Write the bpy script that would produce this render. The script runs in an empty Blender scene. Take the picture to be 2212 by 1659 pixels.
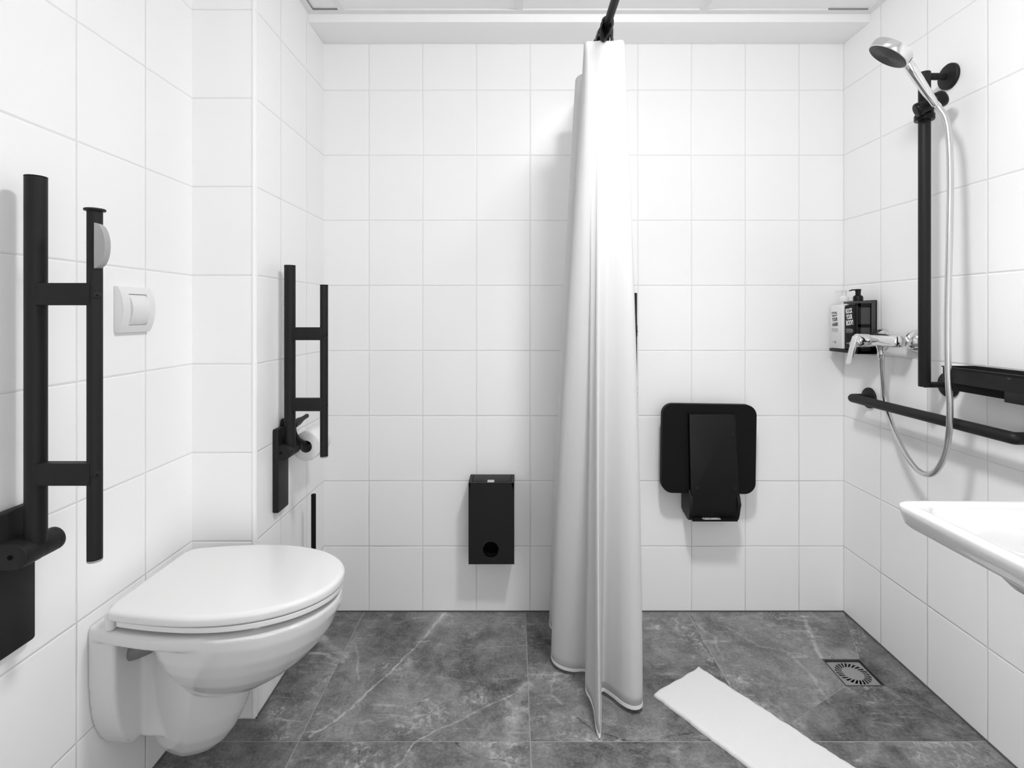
import bpy, bmesh, math, random
from mathutils import Vector, Matrix
random.seed(7)
S = bpy.context.scene
COL = S.collection
PI = math.pi
# ------------------------------------------------------------------ room numbers (metres; camera stands at x=0, y=0)
F, CX, CY, EYE = 1146.0, 1111.0, 678.0, 1.142
XL, XP, XR = -0.9086, -0.730, 1.263          # left wall, pier side, right wall
YP, YB, YF = 1.496, 2.0355, -0.55            # pier front, back wall, wall behind the camera
ZC, ZS, YS = 2.208, 2.1776, 1.883            # ceiling, underside of boxed soffit, soffit front
TW, TH = 0.2063, 0.25                        # wall tile

def floor_at(px, py, z=0.0):
    y = F * (EYE - z) / (py - CY)
    return Vector(((px - CX) / F * y, y, z))

def at(px, py, y):
    return Vector(((px - CX) / F * y, y, EYE - (py - CY) / F * y))

# ------------------------------------------------------------------ node / material helpers
def mat(name, base=0.8, rough=0.5, metal=0.0, spec=0.5, coat=0.0, coat_rough=0.05):
    m = bpy.data.materials.new(name); m.use_nodes = True
    b = m.node_tree.nodes['Principled BSDF']
    b.inputs['Base Color'].default_value = (base, base, base, 1)
    b.inputs['Roughness'].default_value = rough
    b.inputs['Metallic'].default_value = metal
    b.inputs['Specular IOR Level'].default_value = spec
    b.inputs['Coat Weight'].default_value = coat
    b.inputs['Coat Roughness'].default_value = coat_rough
    return m

class NT:
    def __init__(s, m): s.t = m.node_tree; s.b = s.t.nodes['Principled BSDF']
    def n(s, kind, **kw):
        nd = s.t.nodes.new(kind)
        for k, v in kw.items(): setattr(nd, k, v)
        return nd
    def l(s, a, b): s.t.links.new(a, b)
    def put(s, sock, v):
        if hasattr(v, 'is_output') or isinstance(v, bpy.types.NodeSocket): s.l(v, sock)
        else: sock.default_value = v
    def math(s, op, a, b=0.0, clamp=False):
        nd = s.n('ShaderNodeMath', operation=op, use_clamp=clamp)
        s.put(nd.inputs[0], a); s.put(nd.inputs[1], b); return nd.outputs[0]
    def vmath(s, op, a, b=(0, 0, 0)):
        nd = s.n('ShaderNodeVectorMath', operation=op)
        s.put(nd.inputs[0], a)
        if op == 'SCALE': s.put(nd.inputs['Scale'], b)
        else: s.put(nd.inputs[1], b)
        return nd.outputs['Value'] if op in ('DOT_PRODUCT', 'LENGTH', 'DISTANCE') else nd.outputs['Vector']
    def ramp(s, v, lo, hi, a=0.0, b=1.0, smooth=True):
        nd = s.n('ShaderNodeMapRange', interpolation_type='SMOOTHSTEP' if smooth else 'LINEAR')
        s.put(nd.inputs['Value'], v); s.put(nd.inputs['From Min'], lo); s.put(nd.inputs['From Max'], hi)
        s.put(nd.inputs['To Min'], a); s.put(nd.inputs['To Max'], b); return nd.outputs['Result']
    def noise(s, vec, scale, detail=4, rough=0.55, dist=0.0, w=None):
        nd = s.n('ShaderNodeTexNoise')
        if w is not None:
            nd.noise_dimensions = '4D'; s.put(nd.inputs['W'], w)
        s.put(nd.inputs['Vector'], vec); nd.inputs['Scale'].default_value = scale
        nd.inputs['Detail'].default_value = detail; nd.inputs['Roughness'].default_value = rough
        nd.inputs['Distortion'].default_value = dist
        return nd.outputs['Fac']
    def grey(s, v):
        nd = s.n('ShaderNodeCombineColor'); 
        for i in range(3): s.put(nd.inputs[i], v)
        return nd.outputs[0]
    def bump(s, h, dist, strength=1.0):
        nd = s.n('ShaderNodeBump'); nd.inputs['Distance'].default_value = dist
        nd.inputs['Strength'].default_value = strength
        s.l(h, nd.inputs['Height']); s.l(nd.outputs[0], s.b.inputs['Normal']); return nd

def tile_mat(name, axis, u0):
    """white glazed wall tile, 206 x 250 mm, thin grey grout, slightly pillowed edges"""
    m = mat(name, 0.86, 0.33, spec=0.45); t = NT(m)
    g = t.n('ShaderNodeNewGeometry'); sx = t.n('ShaderNodeSeparateXYZ'); t.l(g.outputs['Position'], sx.inputs[0])
    u = t.math('ADD', sx.outputs[0 if axis == 'x' else 1], 20 * TW - u0)
    c = t.n('ShaderNodeCombineXYZ'); t.l(u, c.inputs[0]); t.l(t.math('ADD', sx.outputs[2], 2 * TH), c.inputs[1])
    def brick(ms, sm):
        b = t.n('ShaderNodeTexBrick', offset=0.0, squash=1.0)
        t.l(c.outputs[0], b.inputs['Vector'])
        b.inputs['Scale'].default_value = 1.0
        b.inputs['Mortar Size'].default_value = ms; b.inputs['Mortar Smooth'].default_value = sm
        b.inputs['Brick Width'].default_value = TW; b.inputs['Row Height'].default_value = TH
        return b
    b1 = brick(0.0012, 0.25)
    b1.inputs['Color1'].default_value = (0.905,) * 3 + (1,); b1.inputs['Color2'].default_value = (0.89,) * 3 + (1,)
    grime = t.noise(g.outputs['Position'], 3.0, 3)
    dirt = t.math('MULTIPLY', t.ramp(sx.outputs[2], 1.0, 0.2), t.ramp(grime, 0.4, 0.75))
    t.l(t.grey(t.math('SUBTRACT', 0.72, t.math('MULTIPLY', dirt, 0.40))), b1.inputs['Mortar'])
    t.l(b1.outputs['Color'], t.b.inputs['Base Color'])
    t.l(t.ramp(b1.outputs['Fac'], 0, 1, 0.33, 0.6), t.b.inputs['Roughness'])
    b2 = brick(0.0045, 1.0)
    wav = t.noise(g.outputs['Position'], 7.0, 1)
    h = t.math('ADD', t.math('SUBTRACT', 1.0, b2.outputs['Fac']), t.math('MULTIPLY', wav, 0.35))
    t.bump(h, 0.0011)
    return m

M = {}
M['tile_back'] = tile_mat('white_wall_tile_back', 'x', -0.5577)
M['tile_left'] = tile_mat('white_wall_tile_left', 'y', 1.3080)
M['tile_pier'] = tile_mat('white_wall_tile_pier', 'y', 1.8660)
M['tile_pier_front'] = tile_mat('white_wall_tile_pier_front', 'x', -0.9120)
M['tile_right'] = tile_mat('white_wall_tile_right', 'y', YB)
M['plaster'] = mat('white_paint', 0.92, 0.55)
M['ceiling'] = mat('ceiling_panel_white', 0.90, 0.8)
M['ceiling_bar'] = mat('ceiling_grid_white', 0.80, 0.5)
M['gap'] = mat('dark_gap', 0.25, 0.9)
M['pvc'] = mat('white_plastic_trim', 0.88, 0.3)
M['ceramic'] = mat('white_sanitary_ceramic', 0.67, 0.09, spec=0.6, coat=0.5, coat_rough=0.04)
M['plastic'] = mat('white_gloss_plastic', 0.74, 0.16, spec=0.5)
M['black'] = mat('black_powder_coat', 0.013, 0.5, spec=0.22)
M['black_dull'] = mat('black_matt_plastic', 0.007, 0.6, spec=0.12)
M['black_gloss'] = mat('black_gloss_plastic', 0.006, 0.35, spec=0.22)
M['hole'] = mat('dark_hole', 0.004, 0.9, spec=0.1)
M['chrome'] = mat('chrome', 0.72, 0.07, metal=1.0)
M['steel'] = mat('brushed_steel', 0.55, 0.38, metal=1.0)
M['hose'] = mat('silver_spiral_hose', 0.60, 0.27, metal=1.0)
M['grey_plastic'] = mat('grey_plastic', 0.34, 0.4)
M['clear_grey'] = mat('smoky_grey_plastic', 0.19, 0.25)
M['bottle_dark'] = mat('dark_grey_bottle', 0.004, 0.4, spec=0.12)
M['window_or_lit_grey'] = mat('grey_window_or_lit_plate', 0.060, 0.45, spec=0.35)
M['paper'] = mat('white_tissue_paper', 0.84, 0.95, spec=0.1)
M['print_white'] = mat('white_print', 0.80, 0.6)
M['print_black'] = mat('black_print', 0.03, 0.6)
M['print_grey'] = mat('grey_print', 0.30, 0.6)
M['spray'] = mat('dark_rubber_spray_face', 0.02, 0.45)
# powder coat grain
t = NT(M['black']); tc = t.n('ShaderNodeTexCoord'); t.bump(t.noise(tc.outputs['Object'], 900, 2), 0.00025, 0.5)
# hose spiral
t = NT(M['hose']); tc = t.n('ShaderNodeNewGeometry'); sp = t.n('ShaderNodeSeparateXYZ'); t.l(tc.outputs['Position'], sp.inputs[0])
t.bump(t.math('SINE', t.math('MULTIPLY', sp.outputs[2], 3600)), 0.00006, 0.4)
# paper crinkle
t = NT(M['paper']); tc = t.n('ShaderNodeTexCoord'); t.bump(t.noise(tc.outputs['Object'], 260, 3), 0.0006, 0.6)
# fabrics
M['fabric'] = mat('white_shower_curtain_fabric', 0.74, 0.75, spec=0.2)
t = NT(M['fabric']); tr = t.n('ShaderNodeBsdfTranslucent'); tr.inputs['Color'].default_value = (0.8, 0.8, 0.8, 1)
mx = t.n('ShaderNodeMixShader'); mx.inputs[0].default_value = 0.25
t.l(t.b.outputs[0], mx.inputs[1]); t.l(tr.outputs[0], mx.inputs[2])
t.l(mx.outputs[0], t.t.nodes['Material Output'].inputs['Surface'])
M['terry'] = mat('white_terry_cloth', 0.76, 0.95, spec=0.1)
t = NT(M['terry']); tc = t.n('ShaderNodeTexCoord'); t.bump(t.noise(tc.outputs['Object'], 420, 3, 0.7), 0.002, 0.7)

def slate():
    m = mat('dark_slate_floor_tile', 0.14, 0.42, spec=0.4); t = NT(m)
    g = t.n('ShaderNodeNewGeometry'); P = g.outputs['Position']
    at_ = t.n('ShaderNodeAttribute', attribute_name='tile_seed'); seed = at_.outputs['Fac']
    at2 = t.n('ShaderNodeAttribute', attribute_name='tile_tone'); tone = at2.outputs['Fac']
    cloud = t.noise(P, 3.2, 6, 0.62, 0.6, seed)
    mid = t.noise(P, 16, 6, 0.68, 0.8, seed)
    fine = t.noise(P, 120, 4, 0.7, 0.0, seed)
    # riven streaks, running one way in each tile
    st = t.n('ShaderNodeMapping'); t.l(P, st.inputs['Vector']); st.inputs['Rotation'].default_value = (0, 0, 0.9)
    st.inputs['Scale'].default_value = (1.0, 5.0, 1.0)
    streak = t.noise(st.outputs[0], 7, 6, 0.7, 1.4, seed)
    v = t.math('ADD', t.ramp(cloud, 0.28, 0.72, 0.056, 0.142), t.ramp(mid, 0.3, 0.75, -0.032, 0.046))
    v = t.math('ADD', v, t.ramp(fine, 0.3, 0.8, -0.026, 0.034))
    v = t.math('ADD', v, t.ramp(streak, 0.54, 0.72, 0.0, 0.10))
    # broken pale scuffs
    patch = t.math('MULTIPLY', t.ramp(t.noise(P, 5.5, 3, 0.5, 0.3, seed), 0.51, 0.68), t.ramp(t.noise(P, 45, 5, 0.75, 1.0, seed), 0.46, 0.66))
    v = t.math('ADD', v, t.math('MULTIPLY', patch, 0.17))
    # veins of the stone: polylines on the floor, wobbled by noise
    wob = t.n('ShaderNodeTexNoise'); t.l(P, wob.inputs['Vector']); wob.inputs['Scale'].default_value = 14; wob.inputs['Detail'].default_value = 6
    wob.inputs['Roughness'].default_value = 0.65
    off = t.vmath('SCALE', t.vmath('SUBTRACT', wob.outputs['Color'], (0.5, 0.5, 0.5)), 0.035)
    Q = t.vmath('MULTIPLY', t.vmath('ADD', P, off), (1, 1, 0))
    def vein(v, pts, w, amp):
        ds = None
        for a, b in zip(pts, pts[1:]):
            a = floor_at(*a); b = floor_at(*b); a.z = b.z = 0; d = b - a
            rel = t.vmath('SUBTRACT', Q, tuple(a))
            h = t.math('MULTIPLY', t.vmath('DOT_PRODUCT', rel, tuple(d)), 1.0 / d.length_squared, clamp=True)
            dd = t.vmath('DISTANCE', rel, t.vmath('SCALE', tuple(d), h))
            ds = dd if ds is None else t.math('MINIMUM', ds, dd)
        k = t.ramp(ds, w, w * 0.15, 0.0, 1.0)
        brk = t.ramp(t.noise(P, 17, 6, 0.75), 0.34, 0.60, 0.12, 1.0) if w < 0.012 else t.ramp(mid, 0.3, 0.6, 0.4, 1.0)
        return t.math('ADD', v, t.math('MULTIPLY', t.math('MULTIPLY', k, brk), amp))
    v = vein(v, [(958, 1326), (925, 1368), (890, 1405), (800, 1492), (725, 1556), (668, 1592)], 0.0065, 0.125)
    v = vein(v, [(962, 1326), (935, 1352), (905, 1392)], 0.028, 0.06)
    v = vein(v, [(1140, 1474), (1120, 1494), (1050, 1526), (900, 1600), (870, 1645), (850, 1659)], 0.0055, 0.10)
    v = vein(v, [(1138, 1480), (1112, 1520), (1098, 1605)], 0.032, 0.075)
    v = vein(v, [(690, 1372), (718, 1398), (745, 1418)], 0.022, 0.085)
    v = vein(v, [(668, 1412), (700, 1412), (738, 1430)], 0.013, 0.09)
    v = vein(v, [(768, 1390), (775, 1470)], 0.005, 0.07)
    v = vein(v, [(1737, 1332), (1752, 1372), (1772, 1412)], 0.010, 0.10)
    v = vein(v, [(1570, 1352), (1640, 1392), (1700, 1402), (1750, 1450), (1790, 1512)], 0.009, 0.06)
    v = vein(v, [(1500, 1345), (1545, 1378), (1560, 1425)], 0.010, 0.06)
    v = vein(v, [(985, 1604), (1012, 1626), (1060, 1640), (1140, 1652)], 0.0045, -0.06)
    v = vein(v, [(1242, 1548), (1290, 1580), (1372, 1604), (1420, 1592), (1500, 1584)], 0.004, -0.07)
    v = vein(v, [(1494, 1330), (1520, 1385), (1546, 1436)], 0.004, -0.06)
    v = vein(v, [(1200, 1450), (1190, 1500), (1215, 1520)], 0.006, 0.06)
    v = t.math('MULTIPLY', t.math('MAXIMUM', v, 0.02), t.math('MULTIPLY', tone, 1.75))
    t.l(t.grey(v), t.b.inputs['Base Color'])
    t.l(t.ramp(mid, 0.3, 0.7, 0.36, 0.52), t.b.inputs['Roughness'])
    t.bump(t.math('ADD', mid, t.math('MULTIPLY', fine, 0.5)), 0.0016, 0.8)
    return m
M['slate'] = slate()
M['grout'] = mat('grey_floor_grout', 0.34, 0.9, spec=0.2)

# ------------------------------------------------------------------ mesh helpers
def V(*a): return Vector(a)

def box(bm, x0, x1, y0, y1, z0, z1, bev=0.0, seg=3):
    vs = [bm.verts.new((x, y, z)) for x in (x0, x1) for y in (y0, y1) for z in (z0, z1)]
    q = [(0, 1, 3, 2), (4, 6, 7, 5), (0, 4, 5, 1), (2, 3, 7, 6), (0, 2, 6, 4), (1, 5, 7, 3)]
    fs = [bm.faces.new([vs[i] for i in f]) for f in q]
    if bev > 0:
        es = list({e for f in fs for e in f.edges})
        bmesh.ops.bevel(bm, geom=es, offset=bev, segments=seg, profile=0.5, affect='EDGES')
    return fs

def frame_for(d):
    d = d.normalized(); up = V(0, 0, 1) if abs(d.z) < 0.95 else V(0, 1, 0)
    u = d.cross(up).normalized(); return u, d.cross(u).normalized()

def tube(bm, pts, r, n=24, cap=True):
    """round sweep along points (radius number or list), parallel-transported frame"""
    pts = [Vector(p) for p in pts]; N = len(pts)
    rs = r if isinstance(r, (list, tuple)) else [r] * N
    tans = []
    for i in range(N):
        a = (pts[i] - pts[i - 1]).normalized() if i > 0 else None
        b = (pts[i + 1] - pts[i]).normalized() if i < N - 1 else None
        tt = (a + b) if a is not None and b is not None else (a if b is None else b)
        tans.append(tt.normalized())
    u, w = frame_for(tans[0]); rings = []
    for i in range(N):
        u = (u - tans[i] * u.dot(tans[i])).normalized(); w = tans[i].cross(u).normalized()
        k = 1.0
        if 0 < i < N - 1:
            c = (pts[i] - pts[i - 1]).normalized().dot(tans[i]); k = 1.0 / max(c, 0.5)
        # widen only in the bend plane
        bend = None
        if k > 1.001:
            bend = ((pts[i + 1] - pts[i]).normalized() - (pts[i] - pts[i - 1]).normalized()).normalized()
        ring = []
        for j in range(n):
            a = 2 * PI * j / n; o = u * math.cos(a) * rs[i] + w * math.sin(a) * rs[i]
            if bend is not None: o += bend * o.dot(bend) * (k - 1)
            ring.append(bm.verts.new(pts[i] + o))
        rings.append(ring)
    for a, b in zip(rings, rings[1:]):
        for j in range(n):
            bm.faces.new((a[j], a[(j + 1) % n], b[(j + 1) % n], b[j]))
    if cap:
        bm.faces.new(list(reversed(rings[0]))); bm.faces.new(rings[-1])
    return rings

def lathe(bm, prof, org, ax, n=48):
    """prof: (radius, distance along ax)"""
    ax = Vector(ax).normalized(); u, w = frame_for(ax); org = Vector(org); rings = []
    for r, d in prof:
        if r < 1e-6: rings.append([bm.verts.new(org + ax * d)])
        else: rings.append([bm.verts.new(org + ax * d + (u * math.cos(2 * PI * j / n) + w * math.sin(2 * PI * j / n)) * r) for j in range(n)])
    for a, b in zip(rings, rings[1:]):
        for j in range(n):
            k = (j + 1) % n
            if len(a) == 1 and len(b) == 1: continue
            if len(a) == 1: bm.faces.new((a[0], b[k], b[j]))
            elif len(b) == 1: bm.faces.new((a[j], a[k], b[0]))
            else: bm.faces.new((a[j], a[k], b[k], b[j]))
    return rings

def cyl(bm, a, b, r, n=32, bev=0.0):
    a, b = Vector(a), Vector(b); L = (b - a).length
    if bev > 0:
        prof = [(0, 0)] + [(r - bev + bev * math.sin(x), bev - bev * math.cos(x)) for x in (0, PI / 6, PI / 3, PI / 2)]
        prof += [(r - bev + bev * math.cos(x), L - bev + bev * math.sin(x)) for x in (0, PI / 6, PI / 3, PI / 2)] + [(0, L)]
    else: prof = [(0, 0), (r, 0), (r, L), (0, L)]
    lathe(bm, prof, a, b - a, n)

def prism(bm, outline, org, e1, e2, e3, depth, bev=0.0, seg=3):
    """outline (p,q) spanned by e1,e2 at org, extruded depth along e3"""
    org, e1, e2, e3 = map(Vector, (org, e1, e2, e3))
    a = [bm.verts.new(org + e1 * p + e2 * q) for p, q in outline]
    b = [bm.verts.new(v.co + e3 * depth) for v in a]
    n = len(a); fs = [bm.faces.new(a), bm.faces.new(list(reversed(b)))]
    for i in range(n): bm.faces.new((a[i], b[i], b[(i + 1) % n], a[(i + 1) % n]))
    if bev > 0:
        es = [e for f in fs for e in f.edges]
        bmesh.ops.bevel(bm, geom=es, offset=bev, segments=seg, profile=0.5, affect='EDGES')

def loft(bm, rings, closed_ends=True):
    rr = [[bm.verts.new(p) for p in r] for r in rings]; n = len(rr[0])
    for a, b in zip(rr, rr[1:]):
        for j in range(n): bm.faces.new((a[j], a[(j + 1) % n], b[(j + 1) % n], b[j]))
    if closed_ends:
        bm.faces.new(list(reversed(rr[0]))); bm.faces.new(rr[-1])
    return rr

def rrect(x0, x1, y0, y1, r, n=8):
    if not isinstance(r, (list, tuple)): r = [r] * 4
    out = []
    for (cx, cy, a0, q) in ((x1 - r[0], y1 - r[0], 0, r[0]), (x0 + r[1], y1 - r[1], PI / 2, r[1]), (x0 + r[2], y0 + r[2], PI, r[2]), (x1 - r[3], y0 + r[3], 1.5 * PI, r[3])):
        for i in range(n + 1):
            a = a0 + PI / 2 * i / n; out.append((cx + q * math.cos(a), cy + q * math.sin(a)))
    return out

def catmull(pts, per=8, closed=False):
    pts = [Vector(p) for p in pts]; out = []; n = len(pts)
    for i in range(n - 1):
        p0 = pts[max(i - 1, 0)]; p1 = pts[i]; p2 = pts[i + 1]; p3 = pts[min(i + 2, n - 1)]
        for k in range(per):
            s = k / per
            out.append(0.5 * ((2 * p1) + (p2 - p0) * s + (2 * p0 - 5 * p1 + 4 * p2 - p3) * s * s + (3 * p1 - p0 - 3 * p2 + p3) * s ** 3))
    out.append(pts[-1]); return out

# ------------------------------------------------------------------ object helpers
ROOT = {}
def mesh_obj(name, bm, material, parent=None, smooth=40, recalc=True, label=None):
    off = Vector((0, 0, 0)); p = parent
    while p is not None:
        if p.name in ROOT: off = ROOT[p.name]
        p = p.parent
    if recalc: bmesh.ops.recalc_face_normals(bm, faces=bm.faces)
    bmesh.ops.translate(bm, verts=bm.verts, vec=-off)
    me = bpy.data.meshes.new(name); bm.to_mesh(me); bm.free()
    for m in (material if isinstance(material, (list, tuple)) else [material]): me.materials.append(m)
    if smooth:
        for f in me.polygons: f.use_smooth = True
        me.set_sharp_from_angle(angle=math.radians(smooth))
    o = bpy.data.objects.new(name, me); COL.objects.link(o)
    if parent is not None: o.parent = parent
    if label: o['label'] = label
    return o

def tag(o, label=None, cat=None, group=None, kind=None):
    for k, v in (('label', label), ('category', cat), ('group', group), ('kind', kind)):
        if v: o[k] = v
    return o

def thing(name, loc, label, cat, group=None):
    o = bpy.data.objects.new(name, None); COL.objects.link(o); o.empty_display_size = 0.05
    o.location = loc; ROOT[o.name] = Vector(loc)
    return tag(o, label, cat, group)

def part(name, parent, material, build, smooth=40, label=None):
    bm = bmesh.new(); build(bm); return mesh_obj(name, bm, material, parent, smooth, label=label)

def struct(name, material, build, parent=None, smooth=0):
    bm = bmesh.new(); build(bm); o = mesh_obj(name, bm, material, parent, smooth)
    if parent is None: o['kind'] = 'structure'
    return o

# ================================================================== THE ROOM
T = 0.12
struct('wall_back', M['tile_back'], lambda b: box(b, XL - T, XR + T, YB, YB + T, -0.1, 2.45))
struct('wall_left', M['tile_left'], lambda b: box(b, XL - T, XL, YF - T, YB, -0.1, 2.45))
struct('wall_right', M['tile_right'], lambda b: box(b, XR, XR + T, YF - T, YB, -0.1, 2.45))
DRX0, DRX1, DRZ = -0.20, 0.80, 2.08                # the doorway behind the camera
def wall_front(b):
    box(b, XL, DRX0, YF - T, YF, -0.1, 2.45); box(b, DRX1, XR, YF - T, YF, -0.1, 2.45); box(b, DRX0, DRX1, YF - T, YF, DRZ, 2.45)
struct('wall_front', M['plaster'], wall_front)
def pier(b):
    fs = box(b, XL, XP, YP, YB, 0.0, 2.45)
    fs[2].material_index = 1                       # the face towards the room
bm = bmesh.new(); pier(bm)
o = mesh_obj('wall_pier', bm, [M['tile_pier'], M['tile_pier_front']], None, 0, recalc=True); o['kind'] = 'structure'
def corner_trim(b):
    r = 0.0085
    cx, cy = XP - r + 0.002, YP + r - 0.002
    pr = [(cx + r * math.cos(a), cy + r * math.sin(a)) for a in [(-PI / 2 - 0.25) + (PI / 2 + 0.5) * i / 12 for i in range(13)]]
    pr += [(cx, cy + r * 0.9), (cx - r * 0.9, cy)]
    prism(b, pr, (0, 0, 0.004), (1, 0, 0), (0, 1, 0), (0, 0, 1), 2.2)
struct('trim_1', M['pvc'], corner_trim, smooth=50)
# soffit boxed in under the ceiling along the back wall
struct('trim_2', M['plaster'], lambda b: box(b, XP, XR, YS, YB, ZS, 2.30, 0.002, 2), smooth=40)
# ceiling: panels lying in a grid of T-bars, edge angle around
def ceiling_slab(b): box(b, XL, XR, YF, YB, ZC + 0.004, ZC + 0.09)
ceil = struct('ceiling', M['ceiling'], ceiling_slab)
XB = [-0.606, 0.018, 0.662]; YBARS = [1.22, 0.60, -0.02]
def grid(b):
    for x in XB: box(b, x - 0.012, x + 0.012, YF, YS - 0.024, ZC - 0.001, ZC + 0.004)
    for y in YBARS: box(b, XL, XR, y - 0.012, y + 0.012, ZC - 0.0005, ZC + 0.004)
def edge(b):
    box(b, XL, XR, YS - 0.024, YS, ZC - 0.002, ZC + 0.004)
    box(b, XP, XP + 0.024, YP, YS - 0.024, ZC - 0.002, ZC + 0.004)
    box(b, XR - 0.024, XR, YF, YS - 0.024, ZC - 0.002, ZC + 0.004)
    box(b, XL, XL + 0.024, YF, YP, ZC - 0.002, ZC + 0.004)
    box(b, XL, XP, YP - 0.024, YP, ZC - 0.002, ZC + 0.004)
def gaps(b):
    box(b, XP + 0.024, -0.618, YS - 0.0255, YS - 0.0235, ZC - 0.0012, ZC + 0.0045)
    box(b, 1.10, XR - 0.024, YS - 0.0255, YS - 0.0235, ZC - 0.0012, ZC + 0.0045)
    box(b, XP + 0.0235, XP + 0.0255, YP, YS - 0.024, ZC - 0.0012, ZC + 0.0045)
struct('ceiling_grid', M['ceiling_bar'], grid, parent=ceil)
struct('edge_angle', M['ceiling_bar'], edge, parent=ceil)
struct('shadow_gap', M['gap'], gaps, parent=ceil)

# floor: big slate tiles over a grout bed, the last one cut into four falls to the drain
DX0, DX1, DY0, DY1, DZ = 1.026, 1.152, 1.642, 1.770, -0.010
def floor_build():
    bm = bmesh.new(); seed = bm.faces.layers.float.new('tile_seed'); tone = bm.faces.layers.float.new('tile_tone')
    g = 0.0013
    def quad(pts, s, tn, m=0):
        f = bm.faces.new([bm.verts.new(p) for p in pts]); f[seed] = s; f[tone] = tn; f.material_index = m
        if f.normal.z < 0: f.normal_flip()
        f.normal_update()
        if f.normal.z < 0: f.normal_flip()
        return f
    xs = [XL - 0.05, -0.576, 0.0426, 0.6616, XR + 0.02]; ys = [-0.70, 0.178, 0.797, 1.4164, YB + 0.02]
    k = 0
    for i in range(4):
        for j in range(4):
            k += 1
            if i == 3 and j == 3: continue
            x0, x1, y0, y1 = xs[i] + g, xs[i + 1] - g, ys[j] + g, ys[j + 1] - g
            quad([(x0, y0, 0), (x1, y0, 0), (x1, y1, 0), (x0, y1, 0)], 3.7 * k + 1.3, [0.98, 1.0, 1.02, 0.95, 1.04, 0.92][k % 6])
    X0, X1, Y0, Y1 = xs[3] + g, XR, ys[3] + g, YB
    A, B, C, D = V(X0, Y0, 0), V(X1, Y0, 0), V(X1, Y1, 0), V(X0, Y1, 0)
    a, b, c, d = V(DX0, DY0, DZ), V(DX1, DY0, DZ), V(DX1, DY1, DZ), V(DX0, DY1, DZ)
    for pts, s, tn in (((A, B, b, a), 71.0, 0.88), ((B, C, c, b), 75.3, 0.76), ((C, D, d, c), 79.9, 1.02), ((D, A, a, d), 79.9, 1.0)):
        m = sum(pts, V(0, 0, 0)) / 4
        q = []
        for i, p in enumerate(pts):          # narrow joint: pull the cut edges in by 1 mm
            q.append(p + (m - p).normalized() * 0.0009)
        quad([tuple(p) for p in q], s, tn)
    # grout bed just below (a hole is left at the drain)
    z = -0.0005
    R = [(XL - 0.05, X0, -0.70, YB + 0.02), (X0, XR + 0.02, -0.70, Y0)]
    for x0, x1, y0, y1 in R: quad([(x0, y0, z), (x1, y0, z), (x1, y1, z), (x0, y1, z)], 0, 1, 1)
    for pts in ((A, B, b, a), (B, C, c, b), (C, D, d, c), (D, A, a, d)):
        quad([(p.x, p.y, p.z - 0.0005) for p in pts], 0, 1, 1)
    me = bpy.data.meshes.new('floor'); bm.to_mesh(me); bm.free()
    me.materials.append(M['slate']); me.materials.append(M['grout'])
    o = bpy.data.objects.new('floor', me); COL.objects.link(o); o['kind'] = 'structure'
floor_build()
# thin dark sealant line where the floor meets the walls
def sealant(b):
    box(b, XP, XR, YB - 0.003, YB, -0.01, 0.004); box(b, XR - 0.003, XR, YF, YB, -0.01, 0.004)
    box(b, XL, XL + 0.003, YF, YP, -0.01, 0.003); box(b, XP, XP + 0.003, YP, YB, -0.01, 0.003)
struct('baseboard_seal', mat('dark_grey_sealant', 0.10, 0.7), sealant)

# floor drain
dr = thing('floor_drain', (1.089, 1.706, DZ), 'square steel shower drain with a ring of slots in the slate floor', 'drain')
def drain_frame(b):
    z0, z1, w = DZ - 0.03, DZ + 0.0005, 0.004
    box(b, DX0, DX1, DY0, DY0 + w, z0, z1); box(b, DX0, DX1, DY1 - w, DY1, z0, z1)
    box(b, DX0, DX0 + w, DY0 + w, DY1 - w, z0, z1); box(b, DX1 - w, DX1, DY0 + w, DY1 - w, z0, z1)
part('frame', dr, mat('shaded_gap_drain_frame', 0.06, 0.5), drain_frame)  # frame coloured dark to stand for the shaded gap round the plate
def pit(b): box(b, DX0 + 0.002, DX1 - 0.002, DY0 + 0.002, DY1 - 0.002, DZ - 0.034, DZ - 0.022)
part('pit', dr, M['hole'], pit)
M['grate'] = mat('matt_grey_grate', 0.30, 0.5, metal=0.3)
def grate(b):
    cx, cy, zt, th = (DX0 + DX1) / 2, (DY0 + DY1) / 2, DZ - 0.0045, 0.0012
    hx, hy = (DX1 - DX0) / 2 - 0.009, (DY1 - DY0) / 2 - 0.009
    n, ns, ro, ri = 96, 24, 0.0505, 0.0310
    for z in (zt, zt - th):
        outer, inner = [], []
        for i in range(n):
            a = 2 * PI * i / n; c, s = math.cos(a), math.sin(a); k = min(hx / max(abs(c), 1e-6), hy / max(abs(s), 1e-6))
            outer.append(b.verts.new((cx + c * k, cy + s * k, z))); inner.append(b.verts.new((cx + ro * c, cy + ro * s, z)))
        for i in range(n):
            j = (i + 1) % n; b.faces.new((outer[i], outer[j], inner[j], inner[i]))
        for i in range(ns):
            a = 2 * PI * i / ns; da = 2 * PI / ns * 0.21
            p = [(ri, a - da + 0.22), (ri, a + da + 0.22), (ro + 0.0004, a + da), (ro + 0.0004, a - da)]
            b.faces.new([b.verts.new((cx + r * math.cos(x), cy + r * math.sin(x), z)) for r, x in p])
        b.faces.new([b.verts.new((cx + (ri + 0.0006) * math.cos(2 * PI * i / 48), cy + (ri + 0.0006) * math.sin(2 * PI * i / 48), z)) for i in range(48)])
part('grate', dr, M['grate'], grate, smooth=0)

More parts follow.
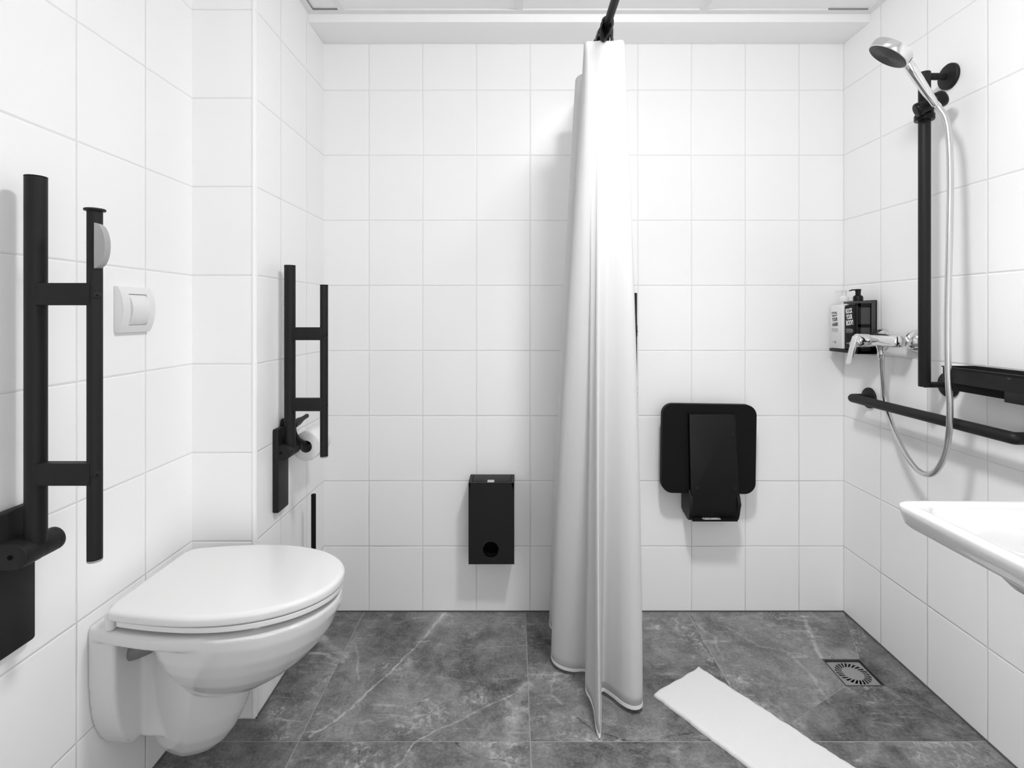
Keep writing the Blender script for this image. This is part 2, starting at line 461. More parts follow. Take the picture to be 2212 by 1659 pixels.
# ================================================================== LAMP (in the ceiling, above the picture)
def lamp(x, y, r, power, down, label):
    t = thing('ceiling_lamp', (x, y, ZC), label, 'lamp')
    part('housing', t, M['plaster'], lambda b: cyl(b, (x, y, ZC - 0.016), (x, y, ZC - 0.0025), r + 0.008, 64, 0.002))
    m = mat('lamp_diffuser', 0.9, 0.5); nt = NT(m)
    nt.b.inputs['Emission Color'].default_value = (1, 1, 1, 1); nt.b.inputs['Emission Strength'].default_value = power
    part('diffuser', t, m, lambda b: lathe(b, [(r * math.cos(PI / 2 * i / 8), -0.045 * math.sin(PI / 2 * i / 8)) for i in range(9)], (x, y, ZC - 0.0165), (0, 0, 1), 32), smooth=60)
    dl = bpy.data.lights.new('lamp_downlight', 'AREA'); dl.shape = 'DISK'; dl.size = 2 * r; dl.spread = math.radians(115); dl.energy = down
    do = bpy.data.objects.new('lamp_downlight', dl); COL.objects.link(do); do.location = (x, y, ZC - 0.066)
lamp(0.36, 0.91, 0.10, 124.0, 5.0, 'round white opal ceiling lamp above the middle of the bathroom, out of view')
# daylight of the hall enters through the open doorway behind the camera
pl = bpy.data.lights.new('doorway_daylight', 'AREA'); pl.shape = 'RECTANGLE'; pl.size = DRX1 - DRX0; pl.size_y = DRZ; pl.cycles.is_portal = True
po = bpy.data.objects.new('doorway_daylight', pl); COL.objects.link(po); po.location = ((DRX0 + DRX1) / 2, YF - T, DRZ / 2); po.rotation_euler = (PI / 2, 0, 0)

# ================================================================== SUPPORT RAILS (folded up)
def support_rail(label, wall, c, o_, ztop, zgt, zb, extras=False):
    """wall 'left'/'pier'/'back'; c = position along the wall; o_ = tube distance from the wall"""
    if wall == 'back':
        P = lambda a, bb, z: V(c - bb, YB - a, z); ea, eb = V(0, -1, 0), V(-1, 0, 0)
    else:
        xw = XL if wall == 'left' else XP
        P = lambda a, bb, z: V(xw + a, c + bb, z); ea, eb = V(1, 0, 0), V(0, 1, 0)
    ez = V(0, 0, 1); g = o_ + 0.1055; R, r = 0.0166, 0.0119
    t = thing('support_rail', P(0, 0, 0.54), label, 'support rail')
    part('wall_plate', t, M['black'], lambda b: prism(b, rrect(-0.0375, 0.0375, 0.5395, 0.793, 0.006, 4), P(0.0005, 0, 0), eb, ez, ea, 0.0175, 0.003))
    def hinge(b):
        st = [(0.004, -0.0225)] + [(0.031 + o_ - 0.037 + 0.0225 * math.cos(x), 0.0225 * math.sin(x)) for x in [-PI / 2 + PI * i / 14 for i in range(15)]] + [(0.004, 0.0225)]
        prism(b, st, P(0, -0.036, 0.722), ea, ez, eb, 0.040, 0.0015)
        cyl(b, P(o_ - 0.005, 0.0, 0.722), P(o_ - 0.005, 0.034, 0.722), 0.0215, 32)
    h = part('hinge', t, M['black'], hinge)
    part('hinge_cap', h, M['black'], lambda b: cyl(b, P(o_ - 0.005, 0.0345, 0.722), P(o_ - 0.005, 0.046, 0.722), 0.0212, 32, 0.002))
    part('screw', h, M['hole'], lambda b: cyl(b, P(o_ - 0.012, -0.0372, 0.722), P(o_ - 0.012, -0.0355, 0.722), 0.0042, 16))
    part('plate_screw', t, M['black_dull'], lambda b: cyl(b, P(0.017, 0.02, 0.778), P(0.0195, 0.02, 0.778), 0.004, 16))
    part('main_tube', t, M['black'], lambda b: (cyl(b, P(o_, 0, 0.733), P(o_, 0, ztop - 0.0022), R, 40)))
    part('tube_cap', t, M['black_dull'], lambda b: cyl(b, P(o_, 0, ztop - 0.002), P(o_, 0, ztop), R + 0.0002, 40, 0.0006))
    gt = part('grip_tube', t, M['black'], lambda b: cyl(b, P(g, 0, 0.7035), P(g, 0, zgt), r, 32))
    part('end_cap', gt, M['grey_plastic'], lambda b: cyl(b, P(g, 0, 0.6995), P(g, 0, 0.7033), r, 32, 0.001), label='grey end cap')
    for zc in zb:
        part('bracket', t, M['black'], lambda b: prism(b, [(o_ + 0.004, zc - 0.0197), (g, zc - 0.0197), (g, zc + 0.0197), (o_ + 0.004, zc + 0.0197)], P(0, -0.0135, 0), ea, ez, eb, 0.019, 0.0012))
        q = V(0.78, -0.62, 0)
        n = (ea * q.x + eb * q.y).normalized(); base = P(g, 0, zc - 0.002) + n * (r - 0.001)
        part('bolt', gt, M['black'], lambda b: (cyl(b, base, base + n * 0.0022, 0.0062, 20, 0.0008), ))
        part('bolt_socket', gt, M['hole'], lambda b: cyl(b, base + n * 0.0015, base + n * 0.0024, 0.0016, 10))
    if extras:
        part('stop_collar', gt, M['black'], lambda b: cyl(b, P(g, 0, zgt - 0.003), P(g, 0, zgt + 0.001), 0.0165, 40, 0.001))
        def dk(b):
            ol = [(0.020 * math.cos(x) ** 1.0, 0.0405 * math.sin(x)) for x in [-PI / 2 + PI * i / 24 for i in range(25)]]
            prism(b, ol, P(g + 0.0075, -0.0125, zgt - 0.066), ea, ez, eb, 0.014, 0.0015)
        part('roll_brake', gt, M['grey_plastic'], dk, label='light grey half round tab')
    return t
support_rail('tall black fold-up support rail with grey half-round tab, in front of the flush switch', 'left', 0.950, 0.0519, 1.388, 1.329, (1.177, 0.8577), True)
support_rail('shorter black fold-up support rail on the pier beside the toilet paper roll', 'pier', 1.637, 0.0375, 1.292, 1.232, (1.081, 0.8635))
support_rail('black fold-up support rail on the back wall almost wholly hidden behind the shower curtain', 'back', 0.4262, 0.0365, 1.290, 1.2165, (1.081, 0.8635))

# ================================================================== FLUSH SWITCH
fl = thing('wall_switch', (XL, 1.256, 1.10), 'white domed rocker switch plate on the tiled wall above the toilet', 'switch')
def arc_plate(b, y0, y1, z0, z1, base, sag, inner=None, n=20):
    zc, hz = (z0 + z1) / 2, (z1 - z0) / 2
    pr = [(0.0, z0)]
    for i in range(n + 1):
        s = -1 + 2 * i / n
        pr.append((base + sag * (1 - abs(s) ** 2.2), zc + hz * s))
    pr.append((0.0, z1))
    prism(b, pr, (XL + 0.0005, y0, 0), (1, 0, 0), (0, 0, 1), (0, 1, 0), y1 - y0, 0.0012, 2)
def switch_frame(b):
    y0, y1, z0, z1 = 1.203, 1.309, 1.099, 1.205
    arc_plate(b, y0, 1.2265, z0, z1, 0.009, 0.013); arc_plate(b, 1.2865, y1, z0, z1, 0.009, 0.013)
    # strips above and below the rocker following the same dome
    def strip(za, zb):
        n = 8; zc, hz = (z0 + z1) / 2, (z1 - z0) / 2; pr = [(0, za)]
        for i in range(n + 1):
            z = za + (zb - za) * i / n; s = (z - zc) / hz; pr.append((0.009 + 0.013 * (1 - abs(s) ** 2.2), z))
        pr.append((0, zb)); prism(b, pr, (XL + 0.0005, 1.2255, 0), (1, 0, 0), (0, 0, 1), (0, 1, 0), 0.062)
    strip(z0, 1.1155); strip(1.1885, z1)
part('frame', fl, M['plastic'], switch_frame, smooth=35)
part('gap', fl, M['gap'], lambda b: box(b, XL + 0.001, XL + 0.013, 1.2266, 1.2864, 1.1156, 1.1884))
part('rocker', fl, M['plastic'], lambda b: arc_plate(b, 1.2275, 1.2855, 1.1165, 1.1875, 0.0135, 0.0135), smooth=35)

# ================================================================== TOILET
TY = 1.256
to = thing('toilet', (XL, TY, 0.107), 'white wall-hung toilet with closed lid between the two folded support rails', 'toilet')
def egg(xb, xt, hw, back=0.83, n=72, rb=0.025, mid=0.43):
    """plan outline of a pan/lid: flat back at xb (rounded corners), round front at xt"""
    L = xt - xb; half = []
    for i in range(n + 1):
        s = i / n; s = s ** 1.0
        u = 1 - (1 - s) ** 1.8 if s > 0 else 0
        if u < mid: w = hw * (1 - (1 - back) * ((mid - u) / mid) ** 1.7)
        else: w = hw * math.sqrt(max(0, 1 - ((u - mid) / (1 - mid)) ** 2.15))
        x = xb + L * u
        if x - xb < rb: w = w - rb + math.sqrt(max(0, rb * rb - (rb - (x - xb)) ** 2))
        half.append((x, w))
    return [(x, TY - w) for x, w in half] + [(x, TY + w) for x, w in reversed(half[:-1])]
def ring(ol, z): return [(x, y, z) for x, y in ol]
def pan(b):
    # block against the wall
    w, zt, zb = 0.129, 0.474, 0.182
    ol = [(TY - w + 0.010, zt), (TY - w, zt - 0.012)]
    for i in range(13):
        a = i / 12
        ol.append((TY - w + 0.004 * a + 0.055 * a ** 4, zt - 0.02 - (zt - 0.02 - zb) * (a ** 0.85)))
    ol2 = [(2 * TY - y, z) for y, z in reversed(ol)]
    prism(b, ol + ol2, (XL + 0.0012, 0, 0), (0, 1, 0), (0, 0, 1), (1, 0, 0), 0.058)
    # rim slab reaching back to the wall
    rl = []
    for z, d in ((0.4450, 0.005), (0.4490, 0.0), (0.469, 0.0), (0.4755, 0.006)):
        e = egg(XL + 0.002, -0.413 - d, 0.1695 - d, 0.755, rb=0.002); rl.append(ring(e, z))
    loft(b, rl)
    # bowl
    secs = [(0.472, -0.4135, 0.1685, -0.80), (0.445, -0.418, 0.1672, -0.79), (0.41, -0.432, 0.1605, -0.783), (0.38, -0.453, 0.1495, -0.775), (0.35, -0.483, 0.134, -0.762),
            (0.325, -0.515, 0.116, -0.750), (0.305, -0.547, 0.097, -0.742), (0.290, -0.580, 0.073, -0.735), (0.281, -0.615, 0.042, -0.72)]
    loft(b, [ring(egg(xb, xt, hw, 0.80, rb=0.05), z) for z, xt, hw, xb in secs])
    # trap: a soft-edged prow with a ridge on each side
    secs = [(0.37, -0.610, -0.705, -0.866, 0.098), (0.31, -0.612, -0.712, -0.866, 0.091), (0.26, -0.622, -0.722, -0.866, 0.082), (0.215, -0.637, -0.733, -0.864, 0.072),
            (0.17, -0.660, -0.747, -0.858, 0.059), (0.14, -0.683, -0.760, -0.848, 0.046), (0.120, -0.708, -0.770, -0.835, 0.032), (0.108, -0.738, -0.778, -0.815, 0.016)]
    rl = []
    for z, xf, xr, xb, hw in secs:
        r = []
        for i in range(72):
            a = 2 * PI * i / 72; c, s_ = math.cos(a), math.sin(a)
            x = xr + (xf - xr) * abs(c) ** 1.25 if c >= 0 else xr - (xr - xb) * abs(c) ** 2.0
            r.append((x, TY + hw * math.copysign(abs(s_) ** 1.15, s_), z))
        rl.append(r)
    loft(b, rl)
    # web behind the recess
    box(b, XL + 0.0012, -0.70, TY - 0.044, TY + 0.044, 0.176, 0.45)
bm = bmesh.new(); pan(bm); bmesh.ops.recalc_face_normals(bm, faces=bm.faces)
tmp = mesh_obj('pan_source', bm, M['ceramic'], None, 0)
md = tmp.modifiers.new('r', 'REMESH'); md.mode = 'VOXEL'; md.voxel_size = 0.0032
md = tmp.modifiers.new('s', 'SMOOTH'); md.factor = 0.5; md.iterations = 14
dg = bpy.context.evaluated_depsgraph_get(); dg.update()
me = bpy.data.meshes.new_from_object(tmp.evaluated_get(dg)); bpy.data.objects.remove(tmp)
bm = bmesh.new(); bm.from_mesh(me); bpy.data.meshes.remove(me)
for v in bm.verts:                                   # keep the back flat on the wall
    if v.co.x < XL + 0.0035: v.co.x = XL + 0.001
mesh_obj('pan', bm, M['ceramic'], to, 180, recalc=False)
def solid_egg(b, z0, z1, xb, xt, hw, back, r, dome=0.0, rb=0.02):
    rl = []
    for i in range(5):
        a = PI / 2 * i / 4; d = r * 0.35 * (1 - math.sin(a)); rl.append(ring(egg(xb + d, xt - d, hw - d, back, rb=rb), z0 + r * 0.35 * (1 - math.cos(a))))
    for i in range(9):
        a = PI / 2 * i / 8; d = r * (1 - math.cos(a)); rl.append(ring(egg(xb + d, xt - d, hw - d, back, rb=rb), z1 - r * 0.8 + r * 0.8 * math.sin(a)))
    for i in range(1, 9):
        k = 1 - i / 9; d = r
        base = egg(xb + d, xt - d, hw - d, back, rb=rb); cx = (xb + xt) / 2
        rl.append([(cx + (x - cx) * k, TY + (y - TY) * k, z1 + dome * (1 - k * k)) for x, y in base])
    loft(b, rl)
seat = part('seat', to, M['plastic'], lambda b: solid_egg(b, 0.4885, 0.4992, -0.842, -0.411, 0.1715, 0.85, 0.0015, 0, 0.012), smooth=50)
for x, y in ((-0.55, TY - 0.12), (-0.55, TY + 0.12), (-0.8, TY - 0.11), (-0.8, TY + 0.11)):
    part('buffer', seat, M['plastic'], lambda b: cyl(b, (x, y, 0.474), (x, y, 0.490), 0.012, 16))
lid = part('lid', to, M['plastic'], lambda b: solid_egg(b, 0.5012, 0.5235, -0.862, -0.4075, 0.1745, 0.845, 0.012, 0.003, 0.022), smooth=60)
def skirt(b):   # the back of the lid wraps down round the hinges
    rl = [ring(rrect(-0.862, -0.843, TY - 0.145, TY + 0.145, 0.008, 4), z) for z in (0.478, 0.505)]
    loft(b, rl)
part('hinge_cover', lid, M['plastic'], skirt)
part('bolt_cover', to, M['clear_grey'], lambda b: lathe(b, [(0, 0), (0.021, 0.0), (0.0205, 0.018), (0.015, 0.044), (0.010, 0.052), (0, 0.052)], (-0.856, TY - 0.074, 0.392), (1, 0.10, 0.16), 28), label='smoky grey bolt cover')

# ================================================================== TOILET PAPER
hy = 1.70
ho = thing('toilet_roll_holder', (XP, 1.668, 0.797), 'black bent-bar toilet roll holder on the pier behind the shorter support rail', 'toilet roll holder')
RX, RZ = -0.668, 0.7165
part('wall_rose', ho, M['black'], lambda b: cyl(b, (XP + 0.0005, 1.668, 0.797), (XP + 0.009, 1.668, 0.797), 0.017, 32, 0.002))
def holder_bar(b):
    pts = catmull([(-0.690, 1.680, 0.799), (-0.689, 1.662, 0.793), (-0.686, 1.655, 0.775), (-0.679, 1.664, 0.751), (-0.670, 1.684, 0.734), (RX, 1.705, RZ + 0.0085), (RX, 1.80, RZ + 0.0085)], 6)
    tube(b, pts, 0.0066, 16)
    cyl(b, (XP + 0.006, 1.668, 0.797), (-0.690, 1.668, 0.797), 0.0075, 20)
    lathe(b, [(0, 0), (0.0125, 0.003), (0.0118, 0.045), (0.0078, 0.075), (0.0068, 0.100), (0.0075, 0.112), (0.006, 0.118), (0, 0.1195)], (-0.690, 1.650, 0.795), (0, 1, 0.07), 20)
part('bar', ho, M['black'], holder_bar, smooth=50)
ro = thing('toilet_roll', (RX, hy, RZ - 0.047), 'white toilet paper roll hanging on the black holder behind the pier rail', 'toilet roll')
def roll(b):
    R, r, y0, y1 = 0.0465, 0.0195, hy, hy + 0.098
    lathe(b, [(r, 0), (R - 0.003, 0), (R - 0.001, 0.0012), (R, 0.004), (R, y1 - y0 - 0.004), (R - 0.003, y1 - y0), (r, y1 - y0)], (RX, y0, RZ), (0, 1, 0), 56)
part('paper', ro, M['paper'], roll)
M['card'] = mat('grey_cardboard', 0.16, 0.9)
part('core', ro, M['card'], lambda b: lathe(b, [(0.0198, 0.0005), (0.0198, 0.0975), (0.0188, 0.0975), (0.0188, 0.0005), (0.0198, 0.0005)], (RX, hy, RZ), (0, 1, 0), 40))

# ================================================================== TOILET BRUSH
BX, BY = -0.6755, 1.785
tb = thing('toilet_brush', (BX, BY, 0.084), 'black toilet brush with upright rod handle in its holder, in the corner behind the toilet', 'toilet brush')
def brush_cup(b):
    lathe(b, [(0, 0), (0.041, 0), (0.0445, 0.004), (0.0445, 0.195), (0.0425, 0.197), (0.0425, 0.01), (0, 0.01)], (BX, BY, 0.084), (0, 0, 1), 40)
    box(b, XP + 0.001, BX - 0.03, BY - 0.02, BY + 0.02, 0.19, 0.24, 0.002, 2)
part('holder', tb, M['black_dull'], brush_cup)
part('handle', tb, M['black_dull'], lambda b: cyl(b, (BX, BY, 0.10), (BX, BY, 0.536), 0.0078, 24, 0.002))
part('lid', tb, M['black_dull'], lambda b: lathe(b, [(0, 0.199), (0.044, 0.197), (0.044, 0.203), (0.02, 0.208), (0.008, 0.208)], (BX, BY, 0.084), (0, 0, 1), 40))

# ================================================================== SANITARY BIN
sb = thing('waste_bin', (-0.0835, YB, 0.2295), 'black wall-mounted box bin with a round hole near the bottom of its front', 'waste bin')
bx0, bx1, by0, bz0, bz1 = -0.167, 0.0, 1.933, 0.2295, 0.5265
def bin_body(b):
    # front sheet with a round hole, sides, bottom, back, top rim
    hx, hz, hr = -0.0855, 0.283, 0.0285; n = 64
    for y in (by0, by0 + 0.002):
        outer, inner = [], []
        for i in range(n):
            a = 2 * PI * i / n; c, s = math.cos(a), math.sin(a)
            k = min((bx1 - hx) / c if c > 1e-6 else ((bx0 - hx) / c if c < -1e-6 else 9), (bz1 - hz) / s if s > 1e-6 else ((bz0 - hz) / s if s < -1e-6 else 9))
            outer.append(b.verts.new((hx + c * k, y, hz + s * k))); inner.append(b.verts.new((hx + hr * c, y, hz + hr * s)))
        for i in range(n): b.faces.new((outer[i], outer[(i + 1) % n], inner[(i + 1) % n], inner[i]))
        for sx, sz in ((bx0, bz0), (bx0, bz1), (bx1, bz0), (bx1, bz1)):
            pts = sorted([v for v in outer], key=lambda v: (v.co.x - sx) ** 2 + (v.co.z - sz) ** 2)[:2]
            b.faces.new((pts[0], pts[1], b.verts.new((sx, y, sz))))
    cyl_r = lathe(b, [(hr, 0), (hr, 0.004)], (hx, by0, hz), (0, 1, 0), 48)
    box(b, bx0, bx0 + 0.002, by0 + 0.0005, YB - 0.001, bz0, bz1); box(b, bx1 - 0.002, bx1, by0 + 0.0005, YB - 0.001, bz0, bz1)
    box(b, bx0, bx1, by0 + 0.0005, YB - 0.001, bz0, bz0 + 0.002); box(b, bx0, bx1, YB - 0.003, YB - 0.001, bz0, bz1)
    # top rim
    box(b, bx0, bx0 + 0.011, by0 + 0.0005, YB - 0.001, bz1 - 0.002, bz1); box(b, bx1 - 0.011, bx1, by0 + 0.0005, YB - 0.001, bz1 - 0.002, bz1)
    box(b, bx0 + 0.011, bx1 - 0.011, by0 + 0.0005, by0 + 0.011, bz1 - 0.002, bz1)
part('body', sb, M['black'], bin_body, smooth=30)
bl = part('lid', sb, M['black'], lambda b: box(b, bx0 + 0.0128, bx1 - 0.0128, by0 + 0.0128, YB - 0.004, bz1 - 0.004, bz1 + 0.0005, 0.0006, 2))
part('latch', bl, mat('satin_aluminium', 0.62, 0.35, metal=0.6), lambda b: box(b, -0.0985, -0.0735, by0 + 0.0008, by0 + 0.026, bz1 + 0.0007, bz1 + 0.003, 0.0008, 2), label='silver latch tab')
def liner(b):
    lathe(b, [(0.0265, 0.006), (0.0265, 0.055)], (-0.0855, by0, 0.283), (0, 1, 0), 40)
part('liner_spout', sb, M['black_dull'], liner)
part('inner_wall', sb, M['hole'], lambda b: box(b, bx0 + 0.003, bx1 - 0.003, by0 + 0.058, by0 + 0.060, bz0 + 0.003, bz1 - 0.008))

# ================================================================== FOLDED SHOWER SEAT
ss = thing('shower_bench', (0.715, YB, 0.389), 'black fold-up shower seat folded flat against the tiled back wall', 'shower seat')
ang = math.radians(-0.9)
def rollz(pts, c=(0.7175, 0.655)):
    return [(c[0] + (x - c[0]) * math.cos(ang) - (z - c[1]) * math.sin(ang), c[1] + (x - c[0]) * math.sin(ang) + (z - c[1]) * math.cos(ang)) for x, z in pts]
ex, ez, ey = (1, 0, 0), (0, 0, 1), (0, 1, 0)
part('seat', ss, M['black_dull'], lambda b: prism(b, rollz(rrect(0.5445, 0.8915, 0.4800, 0.8085, 0.040, 10)), (0, 1.955, 0), ex, ez, ey, 0.024, 0.006, 4))
arm_ol = [(0.638, 0.776), (0.807, 0.776), (0.8165, 0.49), (0.825, 0.470), (0.829, 0.445), (0.824, 0.425), (0.822, 0.405), (0.815, 0.3995), (0.652, 0.3995), (0.642, 0.412), (0.651, 0.44), (0.652, 0.465), (0.643, 0.49)]
part('support_arm', ss, M['black_gloss'], lambda b: prism(b, arm_ol, (0, 1.9335, 0), ex, ez, ey, 0.021, 0.003, 2))
def cheek(b):
    for x in (0.639, 0.812):
        pr = [(1.945, 0.495), (1.928, 0.47), (1.925, 0.445), (1.935, 0.41), (1.945, 0.3865), (1.965, 0.383), (2.03, 0.40), (2.03, 0.50)]
        prism(b, pr, (x, 0, 0), (0, 1, 0), (0, 0, 1), (1, 0, 0), 0.011, 0.0015, 2)
    box(b, 0.644, 0.820, 2.015, YB - 0.001, 0.400, 0.52, 0.003, 2)
    box(b, 0.640, 0.812, 1.936, 2.016, 0.391, 0.3985, 0.001, 2)
hg = part('wall_bracket', ss, M['black'], cheek)
def tag_frame(b):
    x0, x1, y0, y1, z = 0.683, 0.748, 1.9190, 1.9335, 0.3975
    for a in ((x0, x1, y0, y0 + 0.0022), (x0, x1, y1 - 0.0022, y1), (x0, x0 + 0.003, y0, y1), (x1 - 0.003, x1, y0, y1)):
        box(b, a[0], a[1], a[2], a[3], z, z + 0.0012)
    box(b, x0 + 0.008, x0 + 0.027, y0 + 0.006, y1 - 0.004, z, z + 0.0011); box(b, x0 + 0.031, x1 - 0.009, y0 + 0.006, y1 - 0.004, z, z + 0.0011)
lg = part('type_plate', hg, M['black_dull'], lambda b: box(b, 0.645, 0.808, 1.9175, 1.9375, 0.391, 0.3975, 0.0008, 2))
part('plate_print', hg, mat('silver_print', 0.55, 0.5), tag_frame, label='silver bordered maker plate')
def seat_screws(b):
    for x, z in ((0.662, 0.705), (0.797, 0.703), (0.667, 0.508), (0.806, 0.506)): cyl(b, (x, 1.9340, z), (x, 1.9322, z), 0.006, 20, 0.0006)
for x, z in ((0.662, 0.705), (0.797, 0.703), (0.667, 0.508), (0.806, 0.506)):
    part('screw', ss, M['black'], lambda b: cyl(b, (x, 1.9340, z), (x, 1.9322, z), 0.006, 20, 0.0006))

# ================================================================== CURTAIN ROD, CURTAIN
RODX, RODZ = 0.264, 1.9640
rod = thing('curtain_rod', (RODX, YB, RODZ), 'dark shower curtain rod running overhead from the back wall', 'curtain rod')
part('pole', rod, M['black'], lambda b: cyl(b, (RODX, YF + 0.002, RODZ), (RODX, YB - 0.002, RODZ), 0.0112, 32))
part('flange', rod, M['black'], lambda b: cyl(b, (RODX, YB - 0.014, RODZ), (RODX, YB - 0.0005, RODZ), 0.026, 36, 0.002))
part('flange', rod, M['black'], lambda b: cyl(b, (RODX, YF + 0.0005, RODZ), (RODX, YF + 0.014, RODZ), 0.026, 36, 0.002))
cu = thing('shower_curtain', (0.26, 1.55, 0.006), 'white fabric shower curtain gathered in folds on the dark overhead rod', 'curtain')
bot = [(.335, 1.615), (.358, 1.575), (.370, 1.535), (.358, 1.515), (.336, 1.512), (.312, 1.529), (.288, 1.562), (.262, 1.585), (.2500, 1.53), (.2360, 1.45), (.2285, 1.422), (.2235, 1.45), (.2260, 1.505),
       (.2225, 1.545), (.2140, 1.585), (.2200, 1.64), (.222, 1.672), (.183, 1.672), (.146, 1.688), (.124, 1.722), (.130, 1.765), (.20, 1.785), (.30, 1.775), (.345, 1.80), (.30, 1.84), (.20, 1.855), (.138, 1.89), (.130, 1.945), (.17, 1.972), (.27, 1.965), (.34, 1.955), (.345, 1.985), (.26, 2.0)]
top = [(.306, 1.570), (.311, 1.540), (.3135, 1.513), (.306, 1.499), (.294, 1.497), (.284, 1.499), (.275, 1.5015), (.266, 1.5025), (.257, 1.5015), (.250, 1.500), (.245, 1.4995), (.240, 1.500), (.234, 1.5015),
       (.228, 1.503), (.222, 1.5035), (.214, 1.503), (.207, 1.503), (.203, 1.510), (.2015, 1.525), (.203, 1.545), (.212, 1.568), (.25, 1.590), (.29, 1.600), (.305, 1.63), (.28, 1.665), (.24, 1.690), (.208, 1.72), (.2035, 1.765), (.22, 1.80), (.27, 1.825), (.30, 1.85), (.295, 1.90), (.25, 1.93)]
cb = catmull([(x, y, 0) for x, y in bot], 9); ct = catmull([(x, y, 0) for x, y in top], 9)
ZT = 1.9150
def hem_z(i, n):
    y = cb[i].y; return 0.0045 + 0.010 * min(1, max(0, (y - 1.42) / 0.09))
def cpoint(i, s):
    f = 1 - (1 - s) ** 1.5; p = ct[i].lerp(cb[i], f); p.y = ct[i].y + (cb[i].y - ct[i].y) * s ** 2.3; z = ZT + (hem_z(i, 0) - ZT) * s
    dip = 0.0012 * math.sin(i * 0.10) * (1 - s) ** 6
    return V(p.x, p.y, z - abs(dip))
def sheet(b, s0, s1, rows, thick):
    n = len(cb); fr = [[None] * n for _ in range(rows + 1)]; bk = [[None] * n for _ in range(rows + 1)]
    for r in range(rows + 1):
        s = s0 + (s1 - s0) * r / rows
        P = [cpoint(i, s) for i in range(n)]
        for i in range(n):
            a = P[min(i + 1, n - 1)] - P[max(i - 1, 0)]; nn = V(-a.y, a.x, 0)
            nn = nn.normalized() if nn.length > 1e-9 else V(0, 1, 0)
            fr[r][i] = b.verts.new(P[i] + nn * thick / 2); bk[r][i] = b.verts.new(P[i] - nn * thick / 2)
    for r in range(rows):
        for i in range(n - 1):
            b.faces.new((fr[r][i], fr[r][i + 1], fr[r + 1][i + 1], fr[r + 1][i]))
            b.faces.new((bk[r][i], bk[r + 1][i], bk[r + 1][i + 1], bk[r][i + 1]))
        for i in (0, n - 1):
            q = (fr[r][i], fr[r + 1][i], bk[r + 1][i], bk[r][i]); b.faces.new(q if i == 0 else tuple(reversed(q)))
    for r in (0, rows):
        for i in range(n - 1):
            q = (fr[r][i], bk[r][i], bk[r][i + 1], fr[r][i + 1]); b.faces.new(q if r == 0 else tuple(reversed(q)))
part('fabric', cu, M['fabric'], lambda b: sheet(b, 0.0, 0.9975, 60, 0.0012), smooth=180)
M['hem'] = mat('white_stitched_hem', 0.82, 0.8, spec=0.2)
part('hem', cu, M['hem'], lambda b: sheet(b, 0.9945, 1.0, 2, 0.0026), smooth=60)
# hooks: black loops over the rod, the same loop repeated
def hook_mesh(b):
    r = 0.0150; pts = []
    for i in range(19):
        a = -0.35 + (PI + 0.7) * i / 18; pts.append((r * math.cos(a), 0, r * math.sin(a)))
    pts += [(-0.0155, 0, -0.018), (-0.013, 0, -0.036), (-0.006, 0, -0.052), (0.001, 0, -0.055), (0.006, 0, -0.048), (0.012, 0, -0.03), (0.0148, 0, -0.012)]
    pts = [V(*p) for p in pts]; n = len(pts); w = 0.0150; th = 0.0048; rr = []
    for i in range(n):
        d = (pts[(i + 1) % n] - pts[i - 1]).normalized(); nn = V(-d.z, 0, d.x)
        rr.append([b.verts.new(pts[i] + nn * (th * u) + V(0, w * v, 0)) for u, v in ((-.5, -.5), (.5, -.5), (.5, .5), (-.5, .5))])
    for i in range(n):
        A, B = rr[i], rr[(i + 1) % n]
        for k in range(4): b.faces.new((A[k], A[(k + 1) % 4], B[(k + 1) % 4], B[k]))
bm = bmesh.new(); hook_mesh(bm); bmesh.ops.recalc_face_normals(bm, faces=bm.faces)
me = bpy.data.meshes.new('hook'); bm.to_mesh(me); bm.free(); me.materials.append(M['black_gloss'])
for p in me.polygons: p.use_smooth = True
me.set_sharp_from_angle(angle=math.radians(40))
proto = bpy.data.objects.new('hook', me)
ys = [1.500, 1.517, 1.534, 1.551, 1.568, 1.585, 1.61, 1.66, 1.72, 1.78, 1.84, 1.89]
tilt = [0.22, -0.14, 0.46, -0.36, 0.04, 0.56, -0.15, 0.12, -0.2, 0.16, 0.0, -0.12]
for k, (y, a) in enumerate(zip(ys, tilt)):
    h = proto if k == 0 else proto.copy()
    COL.objects.link(h); h.parent = cu
    h.location = V(RODX, y, RODZ + 0.001) - ROOT[cu.name]; h.rotation_euler = (random.uniform(-0.12, 0.12), a, random.uniform(-0.3, 0.3))

# ================================================================== SHOWER RAIL + HAND SHOWER + HOSE
PX, PY = 1.189, 1.538
sr = thing('shower_rail', (XR, PY, 0.931), 'tall vertical black shower rail on the right wall carrying the hand shower', 'shower rail')
part('pole', sr, M['black'], lambda b: cyl(b, (PX, PY, 0.931), (PX, PY, 1.842), 0.0152, 40, 0.002))
for z in (1.830, 0.9365):
    rs = part('rosette', sr, M['black'], lambda b: lathe(b, [(0, 0.0145), (0.010, 0.0145), (0.0335, 0.0095), (0.0365, 0.006), (0.0365, 0)], (XR - 0.0005, PY, z), (-1, 0, 0), 48), smooth=35)
    part('arm', rs, M['black'], lambda b: cyl(b, (XR - 0.008, PY, z), (PX, PY, z), 0.0098 if z > 1.5 else 0.0085, 28))
SZ = 1.730
def slider(b):
    lathe(b, [(0.0156, 0), (0.024, 0), (0.025, 0.002), (0.025, 0.016), (0.0225, 0.018), (0.0225, 0.042), (0.0205, 0.05), (0.0156, 0.051)], (PX, PY, SZ - 0.028), (0, 0, 1), 40)
sl = part('slider', sr, M['black_gloss'], slider)
q0, q1 = at(1977, 240, 1.515), at(2036, 212, 1.492)
